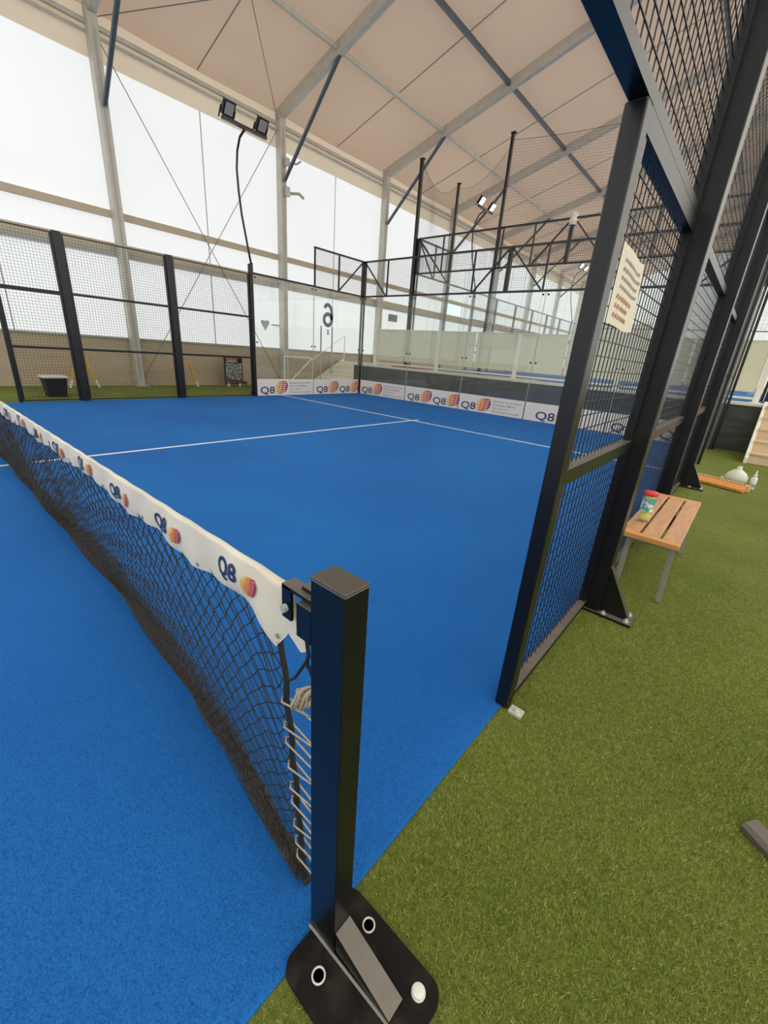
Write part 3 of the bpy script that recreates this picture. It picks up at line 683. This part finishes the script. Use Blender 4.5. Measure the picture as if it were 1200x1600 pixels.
# ---- stairs
def stairs(x0, x1, y0, y1, n, z1, label, m, rails, sides=2):
    e = empty('stairs', label, 'stairs', None, ((x0+x1)/2, y0, 0))
    rise = z1/n; run = (y1-y0)/n
    for i in range(n):
        part(MB().box((x0+.05, y0+run*i, rise*i-.0), (x1-.05, y0+run*i+.02, rise*(i+1)-.03)), 'riser', m, e)
        part(MB().box((x0+.05, y0+run*i-.025, rise*(i+1)-.03), (x1-.05, y0+run*(i+1), rise*(i+1))), 'tread', m, e)
    for x in (x0, x1-.05)[:sides]:
        g = MB().prism([(-.06, 0), (.12, 0), (y1-y0, z1-.12), (y1-y0, z1+.06), (y1-y0-.06, z1+.06), (-.06, .10)], (x, y0, 0), (0, 1, 0), (0, 0, 1), (1, 0, 0), .05)
        part(g, 'stringer', 'cream', e)
    for x in rails:
        h = MB().tube([(x, y0+.05, 0.0), (x, y0+.05, .95), (x, y1, z1+.95), (x, y1, z1)], .022, 6); part(h, 'handrail', 'cream', e)
    return e
stairs(.66, 2.3, 9.05, PY-.03, 5, PZ, 'pale wooden stairs with cream stringer climbing the plinth at right', 'wood_pale', ())
stairs(-12.7, -10.72, 10.2, 11.9, 6, PZ, 'cream wooden stairs climbing behind the far glass corner', 'cream', (-12.65,), 1)
e = empty('handrail', 'cream handrail frame standing left of the far corner stairs', 'handrail', None, (-12.6, 9.6, 0))
part(MB().tube([(-12.6, 8.9, 0), (-12.6, 8.9, 1.0), (-12.6, 10.1, 1.0)], .03, 6), 'frame', 'cream', e)
part(MB().tube([(-12.55, 9.0, .05), (-12.55, 10.15, 1.0)], .025, 6), 'diagonal', 'cream', e)
e = empty('steel_stand', 'pair of slim grey uprights behind the glass with the number 6', 'stand', None, (-12.3, 10.6, 0))
for y in (10.35, 10.9): part(MB().tube([(-12.3, y, 0), (-12.3, y, 2.15)], .03, 6), 'upright', 'gutter', e)

# =================================================================== NET POST (foreground)
px0, px1, py0, py1 = .036, .120, -.243, -.187
e = empty('net_post', 'black square net post standing in the foreground on its bolted plate', 'net post', None, (.07, -.2, 0))
part(MB().box((px0, py0, .012), (px1, py1, 1.0), bev=.002), 'post', 'black', e).rotation_euler = (0, -.011, 0)
_c = part(MB().box((px0-.001, py0-.001, 1.0), (px1+.001, py1+.001, 1.006), bev=.002), 'top_cap', 'capgrey', e); _c.rotation_euler = (0, -.011, 0)
def rrect(x0, x1, y0, y1, r, n=5):
    p = []
    for cx, cy, a in ((x1-r, y0+r, -90), (x1-r, y1-r, 0), (x0+r, y1-r, 90), (x0+r, y0+r, 180)):
        for k in range(n+1): t = math.radians(a+90*k/n); p.append((cx+r*math.cos(t), cy+r*math.sin(t)))
    return p
part(MB().prism(rrect(.045, .352, -.342, -.112, .035), (0, 0, 0), (1, 0, 0), (0, 1, 0), (0, 0, 1), .013), 'base_plate', 'rust', e)
g = MB().prism([(0, .013), (.170, .013), (.170, .028), (0, .092)], (px1, -.238, 0), (1, 0, 0), (0, 0, 1), (0, 1, 0), .046)
part(g, 'gusset', 'black', e)
wl_ = MB().tube([(px0, py0-.003, .014), (px1+.17, py0+.004, .014)], .0035, 6); part(wl_, 'weld_seam', 'benchleg', e)
for i, (bx, by) in enumerate(((.122, -.290), (.308, -.155), (.145, -.146))):
    b = part(MB().lathe([(.0125, .0125), (.0165, .013), (.0165, .016), (.0145, .018), (.0125, .016), (.0125, .0125)], (bx, by, 0), 24), 'bolt_ring', 'pvc', e, smooth=True)
    if i == 1: part(MB().lathe([(.015, .015), (.014, .022), (.006, .024), (.0, .024)], (bx, by, 0), 24), 'bolt_head', 'pvc', b, base=e.location)
    else: part(MB().lathe([(.0124, .0138), (.0, .0138)], (bx, by, 0), 20), 'bolt_hole', 'hole', b, base=e.location)
# tensioner bracket on the post
e2 = empty('net_tensioner', 'small black net clamp bracket fixed at the top of the net post', 'clamp', None, (.02, -.2, .9))
part(MB().box((-.055, -.235, .875), (-.028, -.229, .945)).box((-.055, -.235, .940), (.035, -.205, .947)).box((-.005, -.24, .86), (.035, -.21, .93)), 'bracket', 'black', e2)
part(MB().box((-.012, -.222, .925), (.034, -.19, .955)), 'hook_block', 'black', e2)
bb = MB(); 
for k in range(1):
    c_ = Vector((-.036, -.240, .905)); n8 = 10
    vs = [c_+Vector((.008*math.cos(t), -.0, .008*math.sin(t))) for t in [2*math.pi*i/n8 for i in range(n8)]]
    vs2 = [v+Vector((0, -.008, 0)) for v in vs]
    bb._add(vs+vs2, [tuple(range(n8)), tuple(range(n8, 2*n8))[::-1]]+[(i, (i+1) % n8, n8+(i+1) % n8, n8+i) for i in range(n8)])
part(bb, 'bolt', 'bolt', e2)
e2.location.x -= .012

# =================================================================== NET
def lean(x):
    return float(np.interp(x, [-9.95, -9, -6, -3, -1.75, -.9, -.35, -.05], [0, .12, .22, .17, .155, .10, .045, .005]))
def ntop(x): return .925-.012*math.sin(math.pi*min(1, -x/10))
def tape_low(x):
    xs = [-9.95, -3.17, -2.42, -2.17, -1.9, -1.72, -1.5, -1.28, -1.1, -.98, -.86, -.743, -.63, -.525, -.42, -.325, -.26, -.216, -.16, -.138, -.10, -.075]
    zs = [.82, .82, .845, .815, .84, .812, .835, .832, .812, .796, .812, .82, .80, .789, .803, .81, .807, .80, .755, .742, .79, .83]
    if x < -2.5: return .826+.013*math.sin(x*7.0)+.006*math.sin(x*17)
    return float(np.interp(x, xs, zs))
e = empty('tennis_net', 'black mesh court net with white advert tape stretching away to the left', 'net', None, (-5, YN, 0))
# right edge x as function of height
def xe(z): return -.132+.085*(1-z/.8) if z < .8 else -.13
hx_, hz_ = .0215, .024
cols = int(9.85/hx_)
rows = int(.84/hz_)
def NP(i, j):
    s = j/rows; x = xe(.85*(1-s))-i*hx_; z = (tape_low(x)+.015)*(1-s)+.012
    return (x+.004*math.sin(i*.9+j*.7), YN+.002+lean(x)*s**1.3+.010*math.sin(x*5+s*2)*s+.003*math.sin(i*1.7+j), z)
mb = MB()
for j in range(rows):
    for i in range(cols+1):
        if (i+j) % 2 == 0:
            for di in (-1, 1):
                if 0 <= i+di <= cols: mb.tube([NP(i, j), NP(i+di, j+1)], .0017 if i < 120 else .0019, 3, caps=False)
part(mb, 'netting', 'blackcord', e)
# loose folded netting gathered along the bottom
mb = MB()
for layer in range(4):
    for j in range(9):
        for i in range(cols+1):
            if (i+j) % 2 == 0:
                def FP(i_, j_, L=layer):
                    x = -.06-i_*hx_; s = j_/9; z = (.24-.02*L+.03*math.sin(x*2.3+L))*(1-s)+.010
                    if x > -.5: z *= max(.35, -x/.5)
                    return (x+.008*math.sin(L*2+i_*.4), YN+lean(x)*(1-z*.8)+.008-.007*L+.008*math.sin(x*6+L*1.3+s*3), z)
                for di in (-1, 1):
                    if 0 <= i+di <= cols: mb.tube([FP(i, j), FP(i+di, j+1)], .0017, 3, caps=False)
part(mb, 'gathered_netting', 'netdark', e)
hem = MB()
pts = [(-.035-k*.05, YN+lean(-.035-k*.05)+.006*math.sin(k*.8), 0.019+.005*math.sin(k*.37)) for k in range(198)]
hem.tube(pts, .012, 6); part(hem, 'bottom_hem', 'netdark', e)
sd_ = MB()
pts = [(xe(z)+.004*math.sin(z*40), YN+lean(xe(z))*(1-z), z) for z in np.linspace(.86, .02, 30)]
sd_.tube(pts, .0075, 6); part(sd_, 'side_band', 'blackcord', e)
# tape: front and rear sheets folded over the top
nx = 520; xs_ = -.075-(9.85)*(np.linspace(0, 1, nx)**1.6)
def tape_pt(x, v, side):
    zt = ntop(x); zl = tape_low(x)+(0 if side < 0 else .012)
    z = zt+(zl-zt)*v
    bul = .004+.010*math.sin(v*math.pi)*(.6+.4*math.sin(x*17))+.003*math.sin(x*41+v*3)
    y = YN+side*bul*(.4+v)+lean(x)*((zt-z)/.9)**1.3
    if side < 0 and v > .8: y -= .002
    return (x, y, z)
mb = MB(); nv = 7
cs = [(-1, v) for v in np.linspace(1, 0, nv)]+[(1, v) for v in np.linspace(0, 1, nv)[1:]]
for x in xs_:
    for sd2, v in cs: mb.v.append(tape_pt(float(x), float(v), sd2))
nc = len(cs)
for i in range(nx-1):
    for k in range(nc-1): a = i*nc+k; mb.f.append((a, a+1, a+nc+1, a+nc)); mb.m.append(0)
tp = part(mb, 'tape', 'vinyl', e, smooth=True, label='white vinyl tape folded over the net cord')
# logos on the tape (draped on the near sheet)
def tape_logo(xc, parent):
    """centre xc; lettering to its left, emblem to its right"""
    t = MB(); put_text(t, 'Q8', (0, 0, 0), (1, 0, 0), (0, 0, 1), .062, .028, width=.088)
    def drape(vs, x0, z0):
        out = []
        for (a, _, b) in vs:
            x = x0+a; zt, zl = ntop(x), tape_low(x); z = z0+b; v = (zt-z)/(zt-zl)
            p = tape_pt(x, max(0, min(1, v)), -1); out.append((x, p[1]-.0022, z))
        return out
    zc = (ntop(xc)+tape_low(xc))/2
    t.v = drape(t.v, xc-.085, zc-.022)
    part(t, 'lettering', 'navy', parent, base=e.location, label='dark blue lettering Q8')
    g = MB(); emblem(g, (0, 0, 0), (1, 0, 0), (0, 0, 1), .026, (0, -1, 0)); ys2 = [v[1] for v in g.v]
    dr = drape([(a, 0, b) for a, _, b in g.v], xc+.050, zc-.010)
    g.v = [(a, y+o_, z) for (a, y, z), o_ in zip(dr, ys2)]
    part(g, 'emblem', LOGO, parent, base=e.location, label='orange and red striped emblem')
for xc in [-.275-.365*k for k in range(26)]: tape_logo(xc, tp)
# small clips along the lower tape edge
for xc in [-.125, -.47, -.835, -1.2, -1.56, -1.93]:
    p = tape_pt(xc, .88, -1); c_ = Vector(p)+Vector((0, -.003, 0))
    cl = MB(); cl.tube([c_+Vector((.005*math.cos(t), 0, .005*math.sin(t))) for t in [2*math.pi*i/8 for i in range(9)]], .0012, 4)
    part(cl, 'eyelet', 'greyprint', e)
part(MB()._add([(-.085, -.212, .865), (-.03, -.216, .86), (-.012, -.214, .81), (-.035, -.216, .795), (-.09, -.210, .815)], [(0, 1, 2, 3, 4)]), 'loose_tab', 'vinyl', e)
# cords
mb = MB()
mb.tube([(-.03, -.21, .86), (-.012, -.215, .80), (-.02, -.215, .775), (.0, -.21, .76)], .0045, 6)
mb.tube([(-.02, -.215, .78), (-.07, -.205, .70), (-.10, -.2, .67)], .0035, 6)
mb.tube([(-.015, -.215, .78), (.01, -.21, .72), (.03, -.2, .69)], .0035, 6)
tag(mb.build('tie_cord', 'blackcord'), 'knotted black cord tying the net edge to the post below the clamp', 'cord')
mb = MB(); pts = []
for k in range(150):                      # bundle of rope coiled beside the post
    t = k*.50; u = (k % 75)/75; rr = .0125+.005*math.sin(k*.21); o_ = .004*math.sin(k*1.3)
    cx_, cz_ = -.060+.080*u, .655+.045*u+(.008 if k > 75 else 0)
    pts.append((cx_+rr*.35*math.cos(t), -.208+rr*math.sin(t)+o_, cz_+rr*1.7*math.cos(t)))
mb.tube(pts, .0034, 5)
pts = [(-.01, -.214, .645)]
for k in range(9):
    zz = .60-k*.062-.01*math.sin(k*2.2)
    pts += [(xe(zz)+.002, -.212, zz+.010), (xe(zz)-.013, -.200, zz+.006), (xe(zz)+.0, -.187, zz+.0), (.012, -.190, zz-.008), (.026, -.205, zz-.012*(k % 3)), (.022, -.214, zz-.028)]
mb.tube(pts, .0024, 5)
tag(mb.build('lacing_rope', 'rope', smooth=True), 'cream rope coiled and laced between net edge and foreground post', 'rope')

# =================================================================== SMALL THINGS
# notice
e = empty('notice', 'cream paper notice tied to the near wire panel', 'notice', None, (.075, 1.07, 1.5))
mb = MB(); N = 10
def npnt(u, v, o=0): return (.076+.008*math.sin(u*5)+o, .885+.33*u+.06*(1-v)*u, 1.50+.215*v-.012*math.sin(u*3))
for i in range(N+1):
    for j in range(N+1): mb.v.append(npnt(i/N, j/N))
for i in range(N):
    for j in range(N): a = i*(N+1)+j; mb.f.append((a, a+1, a+N+2, a+N+1)); mb.m.append(0)
sh = part(mb, 'sheet', 'paper', e, smooth=True)
tx = MB()
for r_ in range(4):
    v0 = .86-.11*r_
    u = .12
    while u < .88:
        w_ = random.uniform(.03, .07); tx._add([npnt(u, v0, .002), npnt(u+w_, v0-.005, .002), npnt(u+w_, v0-.045, .002), npnt(u, v0-.04, .002)], [(0, 1, 2, 3)], 0); u += w_+.025
for r_ in range(3):
    v0 = .40-.12*r_
    u = .10
    while u < (.55 if r_ else .7):
        w_ = random.uniform(.02, .05); tx._add([npnt(u, v0, .002), npnt(u+w_, v0+.01, .002), npnt(u+w_, v0-.05, .002), npnt(u, v0-.055, .002)], [(0, 1, 2, 3)], 1); u += w_+.03
part(tx, 'writing', ['faintprint', 'redpen'], e)
# bench
e = empty('wooden_bench', 'small slatted wooden bench with grey metal legs beside the fence', 'bench', None, (.255, 2.83, 0))
bx0, bx1, by0, by1, bz = .095, .415, 2.19, 3.42, .43
w3 = (bx1-bx0-.03)/3
for i in range(3):
    x = bx0+i*(w3+.015); part(MB().box((x, by0+.055, bz-.03), (x+w3, by1-.055, bz), bev=.004), 'slat', 'benchwood', e)
for y in (by0, by1-.055): part(MB().box((bx0, y, bz-.035), (bx1, y+.052, bz-.001), bev=.004), 'end_board', 'benchedge', e)
for x, y, sx, sy in ((bx0+.05, by0+.10, .0, -.0), (bx1-.035, by0+.10, 0.02, 0), (bx0+.05, by1-.1, 0, 0), (bx1-.035, by1-.1, .02, 0)):
    part(MB().bar((x, y, bz-.035), (x+sx, y+sy, 0.0), .028, .028), 'leg', 'benchleg', e)
for y in (by0+.10, by1-.1): part(MB().box((bx0+.05, y-.01, bz-.075), (bx1-.035, y+.01, bz-.055)), 'crossbar', 'benchleg', e)
for x in (bx0+.05, bx1-.045): part(MB().box((x-.01, by0+.08, bz-.055), (x+.01, by1-.08, bz-.035)), 'side_rail', 'benchleg', e)
# ball can
cx, cy, cz = .165, 2.50, bz
e = empty('ball_can', 'clear tube of yellow balls with red lid standing on the bench', 'ball can', None, (cx, cy, cz))
part(MB().lathe([(.036, .0), (.038, .004), (.038, .185), (.037, .19)], (cx, cy, cz), 28), 'tube', 'canclear', e, smooth=True)
part(MB().lathe([(.039, .183), (.041, .186), (.041, .203), (.037, .207), (.0, .207)], (cx, cy, cz), 28), 'lid', 'redlid', e, smooth=True)
lb = MB(); n = 20
for k in range(n+1):
    t = math.radians(-170+190*k/n)
    for z in (.075, .165): lb.v.append((cx+.0386*math.cos(t), cy+.0386*math.sin(t), cz+z))
for k in range(n): lb.f.append((2*k, 2*k+2, 2*k+3, 2*k+1)); lb.m.append(0)
part(lb, 'label_wrap', 'canlabel', e, smooth=True)
for k in range(3):
    s_ = [(.0325*math.sin(a), .0345-.0325*math.cos(a)) for a in np.linspace(0.02, math.pi-.02, 12)]
    tag(MB().lathe([(float(r), float(z)) for r, z in s_], (cx, cy, cz+.002+.0595*k), 18).build('tennis_ball', 'ball', smooth=True),
        ['yellow felt ball at the bottom of the clear tube', 'yellow felt ball in the middle of the clear tube', 'yellow felt ball at the top of the clear tube'][k], 'ball', 'balls inside the clear tube')
# broom
e = empty('broom_head', 'orange push broom head lying on the green turf', 'broom', None, (.47, 6.5, 0))
a_ = Vector((.19, 6.62, 0)); b_ = Vector((.77, 6.42, 0)); dx = (b_-a_).normalized(); dy = Vector((dx.y, -dx.x, 0))
L = (b_-a_).length
def BP(u, v, z): return a_+dx*u+dy*v+Vector((0, 0, z))
def qbox(mb, u0, u1, v0, v1, z0, z1, mi=0, z1b=None):
    z1b = z1 if z1b is None else z1b
    mb._add([BP(u0, v0, z0), BP(u1, v0, z0), BP(u1, v1, z0), BP(u0, v1, z0), BP(u0, v0, z1), BP(u1, v0, z1), BP(u1, v1, z1b), BP(u0, v1, z1b)],
            [(3, 2, 1, 0), (4, 5, 6, 7), (0, 1, 5, 4), (1, 2, 6, 5), (2, 3, 7, 6), (3, 0, 4, 7)], mi)
mb = MB(); qbox(mb, 0, L, -.07, 0, 0, .085); part(mb, 'block', 'broomblock', e)
mb = MB()
for k in range(44):
    u = .006+k*(L-.012)/44; qbox(mb, u, u+.0125, .0, .145+.006*math.sin(k*2.1), .004, .080, 0, .035)
part(mb, 'bristles', 'broom', e)
mb = MB()
for k in range(17): u = .03+k*(L-.06)/17; qbox(mb, u, u+.014, -.025, .004, .0845, .088)
part(mb, 'tuft_hole', 'hole', e)
# bag and bottle
e = empty('plastic_bag', 'pale knotted plastic bag lying behind the broom head', 'bag', None, (.62, 6.98, 0))
part(MB().lathe([(.10, 0), (.135, .03), (.13, .09), (.10, .14), (.055, .175), (.03, .19), (.028, .23), (.0, .235)], (.62, 6.98, 0), 20), 'body', 'bag', e, smooth=True)
part(MB().box((.45, 6.95, .0), (.56, 7.0, .05)), 'loose_flap', 'bag', e)
e = empty('squeeze_bottle', 'white squeeze bottle standing beside the broom head', 'bottle', None, (.80, 6.68, 0))
part(MB().lathe([(.034, 0), (.037, .01), (.036, .15), (.03, .165), (.018, .17), (.018, .18)], (.80, 6.68, 0), 20), 'body', 'white', e, smooth=True)
part(MB().lathe([(.02, .175), (.02, .20), (.009, .21), (.006, .255), (.0, .256)], (.80, 6.68, 0), 16), 'nozzle', 'white', e, smooth=True)
part(MB().lathe([(.0376, .04), (.0376, .09)], (.80, 6.68, 0), 20), 'label_band', 'gutter', e, smooth=True)
# steel foot at right edge
e = empty('steel_channel', 'grey steel channel foot lying on the turf at the right edge', 'steel channel', None, (1.05, .75, 0))
d = Vector((.80, -.60, 0)); n_ = Vector((.60, .80, 0)); o = Vector((.857, .858, 0))
mb = MB(); mb.prism([(0, 0), (.075, 0), (.075, .018), (.062, .030), (.013, .030), (0, .018)], o, n_, (0, 0, 1), d, .55)
part(mb, 'channel', 'channelsteel', e)
mb = MB().prism([(.02, .03), (.055, .03), (.055, .5), (.02, .5)], o+d*.34, n_, (0, 0, 1), d, .05); part(mb, 'upright', 'black', e)
# black bin with white rim
e = empty('black_bin', 'black square bin with white lid rim behind the far fence', 'bin', None, (-10.9, 1.7, 0))
mb = MB(); a, b = .16, .20
mb._add([(-10.9-a, 1.7-a, 0), (-10.9+a, 1.7-a, 0), (-10.9+a, 1.7+a, 0), (-10.9-a, 1.7+a, 0), (-10.9-b, 1.7-b, .38), (-10.9+b, 1.7-b, .38), (-10.9+b, 1.7+b, .38), (-10.9-b, 1.7+b, .38)],
        [(3, 2, 1, 0), (4, 5, 6, 7), (0, 1, 5, 4), (1, 2, 6, 5), (2, 3, 7, 6), (3, 0, 4, 7)])
part(mb, 'body', 'blackbin', e)
part(MB().box((-10.9-.22, 1.7-.22, .38), (-10.9+.22, 1.7+.22, .415)), 'lid', 'white', e)
# trestles
for y, lb_ in ((2.66, 'yellow folding trestle partly hidden by the left thick fence post'), (5.3, 'yellow folding trestle partly hidden by the middle fence post')):
    e = empty('folding_trestle', lb_, 'trestle', None, (-12.5, y, 0))
    for s_ in (-1, 1):
        part(MB().bar((-12.5, y+s_*.10, .68), (-12.5, y+s_*.26, .18), .05, .05), 'leg', 'hazard', e)
        part(MB().bar((-12.5, y+s_*.26, .18), (-12.5, y+s_*.32, .0), .045, .045), 'foot', 'white', e)
    part(MB().box((-12.53, y-.14, .64), (-12.47, y+.14, .70)), 'top_bar', 'hazard', e)
# standing poster
e = empty('standing_poster', 'dark framed poster with red edges leaning by the beige low wall', 'poster', None, (-12.5, 6.85, 0))
part(MB().box((-12.53, 6.53, .07), (-12.50, 7.16, .93)), 'board', 'black', e)
pp = MB().box((-12.50, 6.56, .10), (-12.495, 7.13, .72)); part(pp, 'picture', 'postergrey', e)
part(MB().box((-12.50, 6.56, .72), (-12.494, 7.0, .90)), 'heading', 'posterred', e)
t = MB(); 
for i, yy in enumerate(np.arange(6.62, 6.94, .07)): t.box((-12.494, float(yy), .76), (-12.492, float(yy)+.045, .80)); t.box((-12.494, float(yy)+.01, .83), (-12.492, float(yy)+.04, .86))
part(t, 'heading_print', 'vinyl', e)
part(MB().bar((-12.48, 6.52, .22), (-12.48, 7.3, .10), .02, .10), 'lower_bar', 'posterred', e)
for yy in (6.6, 7.0): part(MB().box((-12.53, yy, 0), (-12.47, yy+.06, .09)), 'foot', 'white', e)

# =================================================================== TURF FIBRES
def blades(name, m, boxes, h, w, label, zb, fall):
    V = []
    for (x0, x1, y0, y1, dens) in boxes:
        n = int((x1-x0)*(y1-y0)*dens)
        p = np.stack([rng.uniform(x0, x1, n), rng.uniform(y0, y1, n), np.full(n, zb)], 1)
        d = np.hypot(p[:, 0]-fall[0], p[:, 1]-fall[1])/fall[2]
        keep = (rng.uniform(0, 1, n) < np.exp(-d*d)) & ~((p[:, 0] < .354) & (p[:, 1] > -.344) & (p[:, 1] < -.110) & (p[:, 0] > .044))
        p = p[keep]; n = len(p)
        a = rng.uniform(0, 2*np.pi, n); hh = rng.uniform(.6, 1.15, n)*h; ln_ = rng.uniform(.1, 1.1, n)*h; b = rng.uniform(0, 2*np.pi, n)
        wv = np.stack([np.cos(a), np.sin(a), 0*a], 1)*w/2
        tip = p+np.stack([np.cos(b)*ln_, np.sin(b)*ln_, hh], 1)
        V.append(np.stack([p-wv, p+wv, tip], 1))
    V = np.concatenate(V); n = len(V)
    me = bpy.data.meshes.new(name); me.vertices.add(n*3); me.vertices.foreach_set('co', V.reshape(-1).astype(np.float32))
    me.loops.add(n*3); me.loops.foreach_set('vertex_index', np.arange(n*3, dtype=np.int32))
    me.polygons.add(n); me.polygons.foreach_set('loop_start', np.arange(0, n*3, 3, dtype=np.int32))
    try: me.polygons.foreach_set('loop_total', np.full(n, 3, dtype=np.int32))
    except Exception: pass
    me.materials.append(M[m]); me.update(calc_edges=True); me.validate()
    o = bpy.data.objects.new(name, me); C.objects.link(o)
    return tag(o, label, 'grass', kind='stuff')
blades('grass_blades', 'greenblade', [(.068, 2.6, -.95, 6.0, 95000)], .0105, .0017, 'short green artificial grass blades on the ground outside the court', -.006, (.5, .1, 2.0))
blades('blue_turf_fibres', 'blueblade', [(-3.2, .052, -.95, 3.2, 60000)], .0045, .0016, 'short blue fibres of the court turf nearest the camera', 0.0, (.1, -.3, 1.3))
